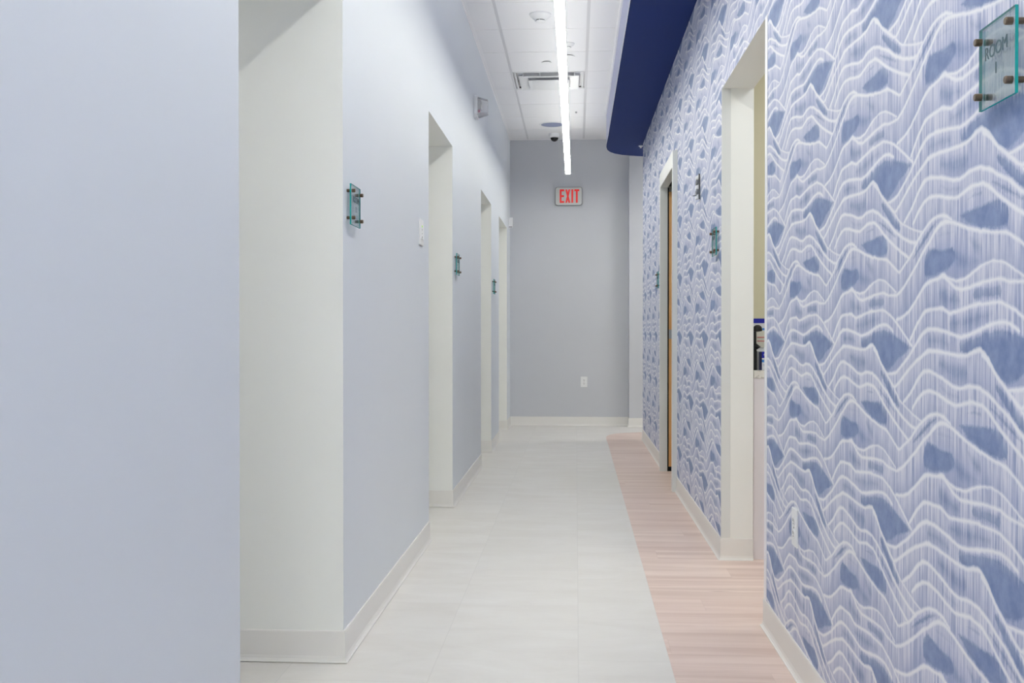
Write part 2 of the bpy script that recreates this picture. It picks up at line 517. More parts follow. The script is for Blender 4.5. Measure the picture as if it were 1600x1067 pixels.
# solid ink patches: (strength, upper outline, lower outline)
INK_PATCHES = [
  (1.0, [(0.0, 0.094), (0.133, 0.112), (0.228, 0.086), (0.324, 0.051), (0.435, 0.008)], [(0.0, 0.003), (0.063, -0.056), (0.1, -0.104), (0.161, -0.147), (0.229, -0.118), (0.294, -0.067), (0.356, -0.043), (0.435, 0.005)]),
  (1.0, [(0.845, 0.04), (0.911, 0.064), (1.0, 0.086)], [(0.847, -0.013), (0.902, -0.027), (0.954, -0.005), (1.0, 0.005)]),
  (1.0, [(0.842, 0.652), (0.897, 0.663), (0.972, 0.666), (1.0, 0.666)], [(0.842, 0.636), (0.908, 0.586), (0.972, 0.561), (1.0, 0.545)]),
  (1.0, [(0.0, 0.668), (0.066, 0.676), (0.12, 0.671), (0.165, 0.631)], [(0.0, 0.553), (0.068, 0.535), (0.122, 0.532), (0.165, 0.537)]),
  (1.0, [(0.549, 0.487), (0.582, 0.529), (0.636, 0.521), (0.699, 0.505), (0.785, 0.508), (0.802, 0.484)], [(0.551, 0.372), (0.584, 0.366), (0.638, 0.366), (0.688, 0.38), (0.75, 0.388), (0.802, 0.422)]),
  (0.55, [(0.796, 0.5), (0.854, 0.476), (0.91, 0.449), (1.0, 0.42)], [(0.797, 0.412), (0.854, 0.372), (0.91, 0.38), (1.0, 0.409)]),
  (0.8, [(0.897, 0.711), (0.949, 0.73), (1.0, 0.73)], [(0.897, 0.706), (0.951, 0.706), (1.0, 0.706)]),
  (0.7, [(0.655, 0.58), (0.712, 0.594), (0.796, 0.58)], [(0.655, 0.567), (0.712, 0.561), (0.796, 0.567)]),
  (1.0, [(0.093, 0.877), (0.155, 0.834), (0.239, 0.759), (0.304, 0.698)], [(0.098, 0.824), (0.155, 0.759), (0.241, 0.679), (0.305, 0.647)]),
  (0.9, [(0.066, 0.762), (0.155, 0.719), (0.256, 0.647)], [(0.066, 0.741), (0.155, 0.679), (0.256, 0.62)]),
  (1.0, [(0.443, 0.5), (0.541, 0.596), (0.609, 0.644), (0.655, 0.658)], [(0.443, 0.476), (0.543, 0.548), (0.609, 0.602), (0.655, 0.636)]),
  (0.65, [(0.585, 0.091), (0.671, 0.091), (0.745, 0.075)], [(0.587, 0.0), (0.671, 0.0), (0.745, -0.003)]),
  (0.65, [(0.677, 0.979), (0.793, 0.952), (0.896, 0.949)], [(0.679, 0.885), (0.794, 0.845), (0.896, 0.842)]),
  (0.8, [(0.845, 0.059), (0.905, 0.064), (0.953, 0.061)], [(0.845, -0.005), (0.905, -0.005), (0.954, 0.019)]),
  (0.7, [(0.682, 0.342), (0.75, 0.307), (0.843, 0.273)], [(0.682, 0.222), (0.75, 0.198), (0.845, 0.201)]),
  (0.8, [(0.943, 0.291), (1.0, 0.305)], [(0.943, 0.233), (1.0, 0.23)]),
  (0.8, [(0.0, 0.297), (0.123, 0.302)], [(0.0, 0.238), (0.123, 0.233)]),
  (0.65, [(0.763, 0.163), (0.856, 0.187), (0.932, 0.195), (1.0, 0.206)], [(0.764, 0.094), (0.856, 0.08), (0.934, 0.094), (1.0, 0.115)]),
  (0.5, [(0.0, 0.19), (0.07, 0.198)], [(0.0, 0.123), (0.071, 0.139)]),
  (0.65, [(0.585, 0.086), (0.677, 0.083), (0.764, 0.061)], [(0.587, -0.003), (0.677, 0.0), (0.764, -0.013)]),
  (0.7, [(0.703, 0.952), (0.801, 0.939), (0.891, 0.941)], [(0.704, 0.88), (0.801, 0.832), (0.891, 0.837)]),
  (0.7, [(0.685, 0.837), (0.747, 0.807), (0.84, 0.794)], [(0.685, 0.807), (0.747, 0.765), (0.84, 0.757)]),
  (0.6, [(0.908, 0.545), (0.951, 0.532), (1.0, 0.516)], [(0.908, 0.505), (0.953, 0.444), (1.0, 0.406)])
]
REP_U, REP_V, U0, V0 = 0.632, 0.374, 2.427, 1.400


def interp(pts, u):
    if u <= pts[0][0]:
        return pts[0][1]
    for (a, va), (b, vb) in zip(pts, pts[1:]):
        if u <= b:
            return va + (vb - va) * (u - a) / max(1e-6, b - a)
    return pts[-1][1]


def wallpaper_material():
    mt = mat('mountain_ridge_wallpaper', srgb(190, 194, 214), 0.6, spec=0.3)
    t = NT(mt)
    v, x, y, z = t.xyz()
    wob = t.noise(t.comb(0.0, t.math('MULTIPLY', y, 1.0), t.math('MULTIPLY', z, 1.0)), 75.0, 2.0)
    u = t.math('FRACT', t.math('DIVIDE', t.math('SUBTRACT', U0, y), REP_U))
    zz = t.math('ADD', z, t.math('MULTIPLY', t.math('SUBTRACT', wob, 0.5), 0.004))
    vv = t.math('DIVIDE', t.math('SUBTRACT', zz, V0), REP_V)

    def curve(samples, lo, hi):
        fc = t.n('ShaderNodeFloatCurve')
        t.put(fc.inputs['Value'], u)
        cm = fc.mapping
        cm.use_clip = True
        cv = cm.curves[0]
        nrm = [(a, (b - lo) / (hi - lo)) for a, b in samples]
        cv.points[0].location = nrm[0]
        cv.points[1].location = nrm[-1]
        for a, b in nrm[1:-1]:
            cv.points.new(a, b)
        for p in cv.points:
            p.handle_type = 'VECTOR'
        cm.update()
        return t.mapr(fc.outputs[0], 0.0, 1.0, lo, hi)

    line = fog = None
    for w, pts in RIDGES:
        ua, ub = pts[0][0], pts[-1][0]
        # ridge height, gently smoothed
        N = 40
        hs = []
        for i in range(N + 1):
            uu = ua + (ub - ua) * i / N
            e = 0.012
            h = sum(interp(pts, min(ub, max(ua, uu + k * e))) for k in (-1, -.5, 0, .5, 1)) / 5
            hs.append((uu, h))
        lo = min(b for a, b in hs) - 0.01
        hi = max(b for a, b in hs) + 0.01
        smp = list(hs)
        if ua > 0.001:
            smp = [(0.0, hs[0][1])] + smp
        if ub < 0.999:
            smp = smp + [(1.0, hs[-1][1])]
        h = curve(smp, lo, hi)
        # stroke thickness: wider on crests, corrected for slope, nothing outside the ridge's span
        ts = []
        for i in range(N + 1):
            uu, hh = hs[i]
            a = hs[max(0, i - 1)]
            b = hs[min(N, i + 1)]
            sl = (b[1] - a[1]) * REP_V / max(1e-6, (b[0] - a[0]) * REP_U)
            c0, c1 = hs[max(0, i - 2)], hs[min(N, i + 2)]
            crest = max(0.0, min(1.0, (hh - (c0[1] + c1[1]) / 2) * 26))
            T = (w * (1.15 + 0.9 * crest)) * min(2.6, math.sqrt(1 + sl * sl)) / REP_V
            ts.append((uu, T))
        tp = list(ts)
        if ua > 0.001:
            tp = [(0.0, 0.0), (max(0.001, ua - 0.004), 0.0)] + tp
        if ub < 0.999:
            tp = tp + [(min(0.999, ub + 0.004), 0.0), (1.0, 0.0)]
        T = curve(tp, 0.0, 0.12)
        d = t.math('WRAP', t.math('SUBTRACT', vv, h), 0.5, -0.5)
        ad = t.math('ABSOLUTE', d)
        k = t.math('MULTIPLY', t.math('SUBTRACT', T, ad), 70.0, clamp=True)
        line = k if line is None else t.math('MAXIMUM', line, k)
        below = t.mapr(d, -0.17, 0.0, 0.0, 1.0)
        below = t.math('MULTIPLY', below, t.math('LESS_THAN', d, 0.004))
        on = t.math('MULTIPLY', T, 200.0, clamp=True)
        fz = t.math('MULTIPLY', below, on)
        fog = fz if fog is None else t.math('MAXIMUM', fog, fz)

    # solid ink patches between the ridges, each with an upper and a lower outline
    edge_n = t.noise(t.comb(0.0, y, z), 130.0, 3.0, 0.6)
    patch = soft = None
    for amt, top, bot in INK_PATCHES:
        ua, ub = max(top[0][0], bot[0][0]), min(top[-1][0], bot[-1][0])
        N = 24
        cs, ts = [], []
        for i in range(N + 1):
            uu = ua + (ub - ua) * i / N
            a, b = interp(top, uu), interp(bot, uu)
            cs.append((uu, (a + b) / 2))
            ts.append((uu, max(0.0, (a - b) / 2)))
        lo, hi = min(q for p, q in cs) - 0.01, max(q for p, q in cs) + 0.01
        if ua > 0.001:
            cs = [(0.0, cs[0][1])] + cs
            ts = [(0.0, 0.0), (max(0.001, ua - 0.006), 0.0)] + ts
        if ub < 0.999:
            cs = cs + [(1.0, cs[-1][1])]
            ts = ts + [(min(0.999, ub + 0.006), 0.0), (1.0, 0.0)]
        cc = curve(cs, lo, hi)
        T = curve(ts, 0.0, 0.25)
        ad = t.math('ABSOLUTE', t.math('WRAP', t.math('SUBTRACT', vv, cc), 0.5, -0.5))
        dd = t.math('SUBTRACT', t.math('SUBTRACT', T, ad), t.math('MULTIPLY', t.math('SUBTRACT', edge_n, 0.5), 0.03))
        q = t.math('MULTIPLY', t.math('MULTIPLY', dd, 55.0, clamp=True), amt)
        q = t.math('MULTIPLY', q, t.math('GREATER_THAN', T, 0.002))
        if amt < 0.75:
            q = t.math('MULTIPLY', t.math('MULTIPLY', dd, 22.0, clamp=True), min(1.0, amt + 0.35))
            q = t.math('MULTIPLY', q, t.math('GREATER_THAN', T, 0.002))
            soft = q if soft is None else t.math('MAXIMUM', soft, q)
        else:
            patch = q if patch is None else t.math('MAXIMUM', patch, q)

    # vertical drag marks of the brush
    su = t.math('MULTIPLY', y, 1.0)
    s1 = t.noise(t.comb(t.math('MULTIPLY', su, 230.0), t.math('MULTIPLY', z, 6.0), 0.0), 1.0, 2.0, 0.6)
    s2 = t.noise(t.comb(t.math('MULTIPLY', su, 70.0), t.math('MULTIPLY', z, 3.0), 4.0), 1.0, 2.0, 0.5)
    streak = t.mapr(t.math('ADD', t.math('MULTIPLY', s1, 0.7), t.math('MULTIPLY', s2, 0.3)), 0.40, 0.60, 0.0, 1.0)
    blotch = t.noise(v, 22.0, 4.0, 0.65)
    # white drips run from each ridge down into the ink below it
    drip = t.math('MULTIPLY', t.mapr(fog, 0.55, 1.0, 0.0, 1.2), t.mapr(streak, 0.2, 1.0, 0.0, 1.0), clamp=True)
    patch = t.math('MULTIPLY', patch, t.math('SUBTRACT', 1.0, t.math('MULTIPLY', drip, 0.75)))
    veil = t.math('MULTIPLY', t.math('ADD', t.math('MULTIPLY', fog, 0.66), 0.24), t.mapr(streak, 0.0, 1.0, 0.15, 1.55), clamp=True)
    veil = t.math('ADD', veil, t.mapr(blotch, 0.3, 0.7, -0.08, 0.12), clamp=True)
    ink = t.mix(t.mapr(blotch, 0.35, 0.65), INK_A, INK_B)
    ground = t.mix(veil, INK_M, FOG_C)
    soft = t.math('MULTIPLY', soft, t.mapr(streak, 0.1, 0.9, 1.0, 0.35))
    ground = t.mix(soft, ground, t.mix(0.15, ink, INK_M))
    col = t.mix(patch, ground, ink)
    col = t.mix(t.math('MULTIPLY', line, t.mapr(blotch, 0.3, 0.7, 0.85, 1.0)), col, LINE_C)
    t.put(t.b.inputs['Base Color'], col)
    return mt


INK_A, INK_B = srgb(116, 133, 174), srgb(138, 153, 188)
INK_M, FOG_C, LINE_C = srgb(146, 157, 193), srgb(218, 218, 230), srgb(236, 236, 240)
M['paper'] = wallpaper_material()

# ------------------------------------------------------------------ floor
bm = bmesh.new()
box(bm, -3.2, 3.2, -7.0, 12.2, -0.08, 0.0)
struct(link('floor', bm, M['floor']))

# outline shared by the pink plank floor and the navy soffit above it
OUT = [(0.302, -2.0), (0.302, 9.9), (0.298, 10.25), (0.302, 10.42), (0.316, 10.56), (0.345, 10.68), (0.40, 10.79), (0.48, 10.87),
       (0.58, 10.93), (0.68, 10.97), (0.85, 11.02), (1.1, 11.06), (1.5, 11.08)]
bm = bmesh.new()
prism(bm, OUT + [(1.5, 10.26), (0.80, 10.26), (0.80, 9.0), (3.0, 9.0), (3.0, -2.0)], 0.0, 0.0012)
struct(link('floor', bm, M['wood']))

# ------------------------------------------------------------------ left wall: one run of paint with four openings into alcoves
OPEN = [(2.251, 3.274), (5.207, 6.215), (8.091, 9.073), (9.981, 11.142)]
ALC = -1.75
bm = bmesh.new()
edges = [YF] + [e for o in OPEN for e in o] + [BACK]
for i in range(0, len(edges), 2):
    y0, y1 = edges[i], edges[i + 1]
    v, fs = box(bm, ALC, XL, y0, y1, 0.0, CEIL + 0.1, 1)
    fs[3].material_index = 0
for y0, y1 in OPEN:
    v, fs = box(bm, ALC, XL, y0, y1, HDR, CEIL + 0.1, 1)
    fs[3].material_index = 0
    box(bm, ALC - 0.12, ALC, y0 - 0.05, y1 + 0.05, 0.0, HDR + 0.1, 1)
struct(link('wall_left', bm, [M['wall'], M['jamb']]))

BASEPROF = [(0.0, 0.0), (0.008, 0.0), (0.0085, 0.0016), (0.015, 0.002), (0.0145, 0.004), (0.011, 0.006), (0.0075, 0.012), (0.0055, 0.022), (0.005, 0.098), (0.0035, 0.102), (0.0, 0.102)]
prev = YF
for y0, y1 in OPEN + [(BACK, None)]:
    bm = bmesh.new()
    if prev == YF:
        path = [(XL, YF), (XL, y0), (ALC, y0)]
    elif y1 is None:
        path = [(ALC, prev), (XL, prev), (XL, BACK - 0.0055)]
    else:
        path = [(ALC, prev), (XL, prev), (XL, y0), (ALC, y0)]
    sweep(bm, path, BASEPROF, 1)
    struct(link('baseboard_left', bm, M['base']))
    if y1:
        bm = bmesh.new()
        sweep(bm, [(ALC, y0 + 0.016), (ALC, y1 - 0.016)], BASEPROF, 1)
        struct(link('baseboard_left', bm, M['base']))
        prev = y1

# ------------------------------------------------------------------ end wall with the shallow furring on its right
FX, FY = 0.587, 11.54
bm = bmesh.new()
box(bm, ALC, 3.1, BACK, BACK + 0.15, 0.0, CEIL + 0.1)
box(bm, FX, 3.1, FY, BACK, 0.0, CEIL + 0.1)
M['end'] = paint('shade_toned_end_paint', srgb(199, 201, 206))  # wall paint darkened here to carry the dimmer light at the end
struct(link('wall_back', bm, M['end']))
bm = bmesh.new()
sweep(bm, [(XL + 0.0005, BACK), (FX, BACK), (FX, FY), (2.9, FY)], BASEPROF, 1)
struct(link('baseboard_back', bm, M['base']))

# ------------------------------------------------------------------ right wall with the wallpaper
RO = (3.763, 4.850)                  # open doorway
DF0, DF1 = 6.890, 7.975              # outside of the metal door frame
DI0, DI1 = 6.950, 7.910              # clear opening of it
RE = 10.26                           # the wall's far end
bm = bmesh.new()
wallbox(bm, YF, RO[0], 0, CEIL + 0.1)
wallbox(bm, RO[0], RO[1], HDR + 0.008, CEIL + 0.1)
wallbox(bm, RO[1], DF0 + 0.02, 0, CEIL + 0.1)
wallbox(bm, DF0 + 0.02, DF1 - 0.02, 2.245, CEIL + 0.1)
wallbox(bm, DF1 - 0.02, RE, 0, CEIL + 0.1)
struct(link('wall_right', bm, [M['paper'], M['jamb']]))

IN = WT


def rbase(path):
    b = bmesh.new()
    sweep(b, path, BASEPROF, -1)
    return struct(link('baseboard_right', b, M['base']))


rbase([(xr(YF), YF), (xr(RO[0]), RO[0]), (xr(RO[0]) + WT, RO[0])])
rbase([(xr(RO[1]) + WT, RO[1]), (xr(RO[1]), RO[1]), (xr(DF0), DF0 - 0.001)])
rbase([(xr(DF1), DF1 + 0.001), (xr(RE), RE), (xr(RE) + WT, RE)])

# white corner guards on the doorway edges
bm = bmesh.new()
x = xr(RO[0])
box(bm, x - 0.0025, x, RO[0] - 0.038, RO[0] + 0.0025, 0.104, HDR + 0.008)
box(bm, x, x + 0.038, RO[0], RO[0] + 0.0025, 0.104, HDR + 0.006)
struct(link('trim_1', bm, M['trim'], bevel=0.0008))
bm = bmesh.new()
x = xr(RO[1])
box(bm, x - 0.0025, x, RO[1] - 0.0025, RO[1] + 0.004, 0.104, HDR + 0.006)
box(bm, x, x + 0.040, RO[1] - 0.0025, RO[1], 0.104, HDR + 0.006)
struct(link('trim_2', bm, M['frame'], bevel=0.0008))

# partitions of the rooms behind the wallpapered wall
bm = bmesh.new()
X2 = 3.0
box(bm, X2, X2 + 0.12, YF, BACK, 0, CEIL)                   # outer wall
box(bm, 0.83, X2, 2.80, 2.92, 0, CEIL)
box(bm, 0.81, X2, 6.44, 6.56, 0, CEIL)
box(bm, 0.81, X2, 9.00, 9.12, 0, CEIL)
box(bm, 0.79, X2, RE - 0.12, RE, 0, CEIL)
struct(link('wall_right', bm, M['jamb']))
bm = bmesh.new()
box(bm, 0.812, X2, 5.56, 5.62, 0, 2.62)                     # cream wall behind the counter
struct(link('wall_right', bm, M['cream']))
bm = bmesh.new()
box(bm, 0.815, X2, 2.92, 9.0, 2.62, 2.70)
struct(link('ceiling', bm, M['tile']))

# ------------------------------------------------------------------ ceiling
bm = bmesh.new()
box(bm, ALC, 3.1, YF - 3.5, BACK + 0.1, CEIL + 0.012, CEIL + 0.1)
ceil = struct(link('ceiling', bm, M['tile']))
GX = [-0.541, 0.084]
GY = [11.68 - 0.61 * k for k in range(0, 25)]
bm = bmesh.new()
xs = [XL] + GX + [0.302, 0.9]
edges_x = [(XL + 0.02, GX[0] - 0.011), (GX[0] + 0.011, GX[1] - 0.011), (GX[1] + 0.011, 0.694), (0.72, 1.31), (1.33, 1.92)]
VENT = None
for a, b in zip(GY[1:], GY):
    vent_here = (a < 8.9 < b)
    if vent_here:
        VENT = (a, b)
    for i, (x0, x1) in enumerate(edges_x):
        if vent_here and i == 1:
            continue
        if i >= 2 and b < 9.0 and i > 2:
            continue
        g = 0.0035
        # tile face hangs a little below the grid, with a small tegular step
        box(bm, x0, x1, a + g, b - g, CEIL - 0.003, CEIL + 0.011)
link('ceiling_tile', bm, M['tile'], ceil)
bm = bmesh.new()
for x in GX:
    box(bm, x - 0.012, x + 0.012, YF, BACK, CEIL + 0.001, CEIL + 0.006)
for y in GY:
    box(bm, XL, 1.92, y - 0.012, y + 0.012, CEIL + 0.0015, CEIL + 0.0075)
link('ceiling_grid', bm, M['grid'], ceil)
bm = bmesh.new()
box(bm, XL, XL + 0.022, YF, BACK, CEIL - 0.004, CEIL + 0.004)
box(bm, XL, XL + 0.003, YF, BACK, CEIL - 0.02, CEIL + 0.004)
box(bm, XL, 1.9, BACK - 0.02, BACK, CEIL - 0.006, CEIL + 0.004)
link('wall_angle', bm, M['trim'], ceil)

# ------------------------------------------------------------------ navy soffit over the plank floor
bm = bmesh.new()
prism(bm, OUT + [(2.9, 11.08), (2.9, RE + 0.001), (xr(RE) - 0.001, RE + 0.001), (xr(-2.0) - 0.001, -2.0)], SOF, CEIL - 0.004, 1, 0, 0)
sof = struct(link('ceiling', bm, [M['navy'], M['fascia']]))
bm = bmesh.new()
edge = [(x - 0.001, y) for x, y in OUT]
sweep(bm, edge, [(0.0, SOF - 0.003), (0.0, SOF + 0.005), (-0.003, SOF + 0.005), (-0.003, SOF - 0.003)], 1)
link('bottom_edge_bead', bm, M['trim'], sof)
bm = bmesh.new()
inner = [(x, y) for x, y in OUT if y < 10.3]
sweep(bm, inner, [(0.0, CEIL - 0.030), (0.0, CEIL - 0.005), (-0.012, CEIL - 0.005), (-0.020, CEIL - 0.010), (-0.020, CEIL - 0.016), (-0.012, CEIL - 0.030)], 1)
link('top_trim', bm, M['trim'], sof)
# small white sprinkler escutcheon under the soffit at the far end
sp = thing('ceiling_sprinkler', 'tiny white sprinkler cap under the far end of the navy soffit', 'sprinkler', (0.640, 10.35, SOF))
bm = bmesh.new()
lathe(bm, [(0.0, 0.0), (0.022, 0.0), (0.022, -0.004), (0.010, -0.010), (0.008, -0.022), (0.0, -0.022)], 20)
link('escutcheon', bm, M['trim'], sp, smooth=False)

# ------------------------------------------------------------------ suspended linear light
LX, LZ, LW = -0.085, 2.730, 0.052
for ya, yb, lab in ((5.785, 11.02, 'long white linear pendant light reaching over the far half of the corridor'),
                    (0.55, 5.779, 'long white linear pendant light over the near half of the corridor, before the joint'),
                    (-3.0, 0.544, None)):
    t_ = thing('linear_light', lab or 'short length of white linear pendant light behind the viewpoint', 'light', (LX, ya, LZ), 0.0, 'suspended linear lights')
    L = yb - ya
    bm = bmesh.new()
    h = LW / 2
    box(bm, -h - 0.0015, -h, 0, L, 0.0, 0.075)
    box(bm, h, h + 0.0015, 0, L, 0.0, 0.075)
    box(bm, -h, h, 0, 0.002, 0.0, 0.075)
    box(bm, -h, h, L - 0.002, L, 0.0, 0.075)
    box(bm, -h, h, 0.002, L - 0.002, 0.055, 0.062)
    link('housing', bm, M['white_metal'], t_)
    bm = bmesh.new()
    box(bm, -h, h, 0.003, L - 0.003, 0.001, 0.006)
    link('lens', bm, M['lens'], t_)
    bm = bmesh.new()
    box(bm, -h, h, 0.003, L - 0.003, 0.070, 0.074)
    link('added_uplight', bm, M['uplight'] if ya > 5 else M['uplight_boosted'], t_)  # added upward glow, stronger on the near sections
    for yy in (0.4, L / 2, L - 0.4):
        bm = bmesh.new()
        cyl(bm, (0, yy, 0.074), (0, yy, CEIL - LZ - 0.004), 0.0011, n=8)
        cyl(bm, (0, yy, CEIL - LZ - 0.020), (0, yy, CEIL - LZ - 0.004), 0.012, n=16)
        link('suspension_cable', bm, M['steel'], t_)

# ------------------------------------------------------------------ things on the corridor ceiling
ZC = CEIL - 0.003


def smoke_detector(x, y, s, label, slot=True):
    t_ = thing('smoke_detector', label, 'smoke detector', (x, y, ZC), 0.0, 'detectors on the ceiling tiles')
    bm = bmesh.new()
    lathe(bm, [(0, 0), (0.074 * s, 0), (0.074 * s, -0.010 * s), (0.068 * s, -0.015 * s), (0.046 * s, -0.034 * s), (0.036 * s, -0.040 * s), (0, -0.040 * s)], 40)
    link('detector_base', bm, M['white'], t_, smooth=False)
    bm = bmesh.new()
    lathe(bm, [(0.030 * s, -0.040 * s), (0.030 * s, -0.046 * s), (0.0, -0.046 * s)], 32)
    link('vent_slot', bm, M['slot'], t_)
    bm = bmesh.new()
    lathe(bm, [(0.0, -0.046 * s), (0.036 * s, -0.046 * s), (0.036 * s, -0.050 * s), (0.024 * s, -0.056 * s), (0.0, -0.058 * s)], 32)
    link('sensing_cap', bm, M['white'], t_)
    for a in (20, 140, 260):
        bm = bmesh.new()
        ca, sa = math.cos(math.radians(a)), math.sin(math.radians(a))
        cyl(bm, (0.033 * s * ca, 0.033 * s * sa, -0.039 * s), (0.033 * s * ca, 0.033 * s * sa, -0.047 * s), 0.003 * s, n=8)
        link('spacer', bm, M['white'], t_)
    return t_


smoke_detector(-0.243, 7.07, 1.0, 'white cone shaped smoke detector left of the pendant light, nearest on the ceiling')
smoke_detector(-0.058, 7.80, 0.62, 'small white detector half hidden behind the right edge of the pendant light')

for x, y, r, lab in ((-0.237, 8.32, 0.040, 'thin round white cover plate on the ceiling tile before the air diffuser'),
                     (-0.064, 8.15, 0.054, 'round white cover plate peeking out right of the pendant light')):
    t_ = thing('sprinkler_cover_plate', lab, 'cover plate', (x, y, ZC), 0.0, 'round cover plates on the ceiling')
    bm = bmesh.new()
    lathe(bm, [(0, 0), (r * 0.8, 0), (r * 0.8, -0.006), (0, -0.006)], 32)
    link('collar', bm, M['slot'], t_)
    bm = bmesh.new()
    lathe(bm, [(0, -0.006), (r, -0.006), (r, -0.009), (0, -0.010)], 36)
    link('cover_disc', bm, M['white'], t_)

bm = bmesh.new()
lathe(bm, [(0, 0), (0.010, 0), (0.010, -0.004), (0.006, -0.012), (0, -0.013)], 16)
o = link('ceiling_sensor', bm, M['grey'], None, (0.0, 10.22, ZC))
tag(o, 'tiny dark sensor dot on the ceiling right of the pendant light', 'sensor')

# round speaker grille
t_ = thing('ceiling_speaker', 'round bluish grey speaker grille flush in the ceiling near the end wall', 'speaker', (-0.247, 10.82, ZC))
bm = bmesh.new()
lathe(bm, [(0.118, 0), (0.135, 0), (0.135, -0.005), (0.130, -0.007), (0.118, -0.005)], 48)
link('trim_ring', bm, M['white'], t_)
bm = bmesh.new()
lathe(bm, [(0, -0.0035), (0.119, -0.0035), (0.119, -0.0005), (0, -0.0005)], 48)
M['grille'] = mat('blue_grey_grille', srgb(134, 142, 172), 0.6)
link('grille', bm, M['grille'], t_)

# dome camera
t_ = thing('dome_camera', 'small white ceiling camera with a black dome before the end wall', 'security camera', (-0.236, 11.32, ZC))
bm = bmesh.new()
lathe(bm, [(0, 0), (0.060, 0), (0.062, -0.006), (0.060, -0.036), (0.052, -0.046), (0.043, -0.048), (0, -0.048)], 40)
link('camera_base', bm, M['white'], t_, smooth=False)
bm = bmesh.new()
lathe(bm, [(0.043, -0.048)] + [(0.043 * math.cos(a), -0.048 - 0.040 * math.sin(a)) for a in (0.2, 0.5, 0.8, 1.1, 1.35)] + [(0, -0.088)], 36)
link('dome', bm, M['dark'], t_, smooth=True)

# air diffuser: square frame and two stepped plates hanging below a dark throat
vy0, vy1 = VENT
vx0, vx1 = GX[0] + 0.012, GX[1] - 0.012
vcx, vcy = (vx0 + vx1) / 2, (vy0 + vy1) / 2
t_ = thing('air_diffuser', 'square white air diffuser with dark slots set in the ceiling grid', 'air diffuser', (vcx, vcy, CEIL))
H2x, H2y = (vx1 - vx0) / 2 - 0.001, (vy1 - vy0) / 2 - 0.014


def sq_ring(bm, r_out, z_out, r_in, z_in, th=0.0015):
    """square ring sloping from outer to inner"""
    for dz in (0.0, th):
        pass
    q = []
    for r, z in ((r_out, z_out), (r_in, z_in), (r_in, z_in + th), (r_out, z_out + th)):
        q.append([bm.verts.new((sx * r, sy * r, z)) for sx, sy in ((-1, -1), (1, -1), (1, 1), (-1, 1))])
    for a in range(4):
        b = (a + 1) % 4
        for i in range(4):
            j = (i + 1) % 4
            bm.faces.new((q[a][i], q[a][j], q[b][j], q[b][i]))


R = min(H2x, H2y)
bm = bmesh.new()
sq_ring(bm, R, -0.003, R - 0.018, -0.003, 0.005)
link('outer_frame', bm, M['white_metal'], t_)
bm = bmesh.new()
sq_ring(bm, R - 0.040, -0.026, R - 0.115, -0.020, 0.0015)
link('middle_cone', bm, M['white_metal'], t_)
bm = bmesh.new()
sq_ring(bm, R - 0.120, -0.042, R - 0.150, -0.038)
box(bm, -(R - 0.148), R - 0.148, -(R - 0.148), R - 0.148, -0.040, -0.038)
link('centre_plate', bm, M['white_metal'], t_)
M['throat'] = mat('shade_black_throat', srgb(5, 5, 6), 0.9, spec=0.1)  # blackened so the slots keep the shade of a deep recess
bm = bmesh.new()
box(bm, -H2x, H2x, -H2y, H2y, 0.06, 0.065)
for s in (-1, 1):
    box(bm, s * (R - 0.016) - 0.001, s * (R - 0.016) + 0.001, -(R - 0.017), R - 0.017, 0.0, 0.06)
    box(bm, -(R - 0.017), R - 0.017, s * (R - 0.016) - 0.001, s * (R - 0.016) + 0.001, 0.0, 0.06)
link('throat', bm, M['throat'], t_)
for sx, sy in ((-1, -1), (1, -1), (1, 1), (-1, 1), (-0.35, -1)):
    bm = bmesh.new()
    box(bm, sx * (R - 0.075) - 0.005, sx * (R - 0.075) + 0.005, sy * (R - 0.072) - 0.005, sy * (R - 0.072) + 0.005, -0.022, 0.06)
    link('bracket', bm, M['white_metal'], t_)

# ------------------------------------------------------------------ fire alarm strobe high on the left wall
t_ = thing('alarm_strobe', 'white wall strobe under a faceted clear cover high on the left wall', 'alarm strobe', (XL, 7.60, 2.705))
bm = bmesh.new()
hw, hz = 0.062, 0.082
pts = [(-hw, -hz + 0.03), (-hw + 0.02, -hz), (hw - 0.02, -hz), (hw, -hz + 0.03), (hw, hz - 0.012), (hw - 0.012, hz), (-hw + 0.012, hz), (-hw, hz - 0.012)]


def plate(bm, pts, x0, x1, s0=1.0, s1=1.0):
    a = [bm.verts.new((x0, y * s0, z * s0)) for y, z in pts]
    b = [bm.verts.new((x1, y * s1, z * s1)) for y, z in pts]
    bm.faces.new(a)
    bm.faces.new(b[::-1])
    for i in range(len(pts)):
        j = (i + 1) % len(pts)
        bm.faces.new((a[i], b[i], b[j], a[j]))


plate(bm, pts, 0.0, 0.026)
link('back_plate', bm, M['white'], t_, bevel=0.002)
bm = bmesh.new()
plate(bm, [(-0.034, -0.020), (0.034, -0.020), (0.034, 0.052), (-0.034, 0.052)], 0.026, 0.052, 1.0, 0.85)
link('strobe_body', bm, M['white'], t_, bevel=0.002)
bm = bmesh.new()
plate(bm, [(-0.012, -0.036), (0.012, -0.036), (0.012, -0.018), (-0.012, -0.018)], 0.026, 0.040, 1.0, 0.9)
link('lamp', bm, M['pink'], t_)
bm = bmesh.new()
cyl(bm, (0.026, -0.048, -0.060), (0.028, -0.048, -0.060), 0.004, n=12)
link('screw', bm, M['dark'], t_)
bm = bmesh.new()
outer = [(-0.052, -0.058), (-0.035, -0.074), (0.035, -0.074), (0.052, -0.058), (0.052, 0.055), (0.038, 0.070), (-0.038, 0.070), (-0.052, 0.055)]
plate(bm, outer, 0.026, 0.098, 1.0, 0.74)
plate(bm, [(a * 0.955, b * 0.955) for a, b in outer], 0.0262, 0.095, 1.0, 0.72)
link('clear_cover', bm, M['clear'], t_)

# ------------------------------------------------------------------ glass room signs on stand-off posts


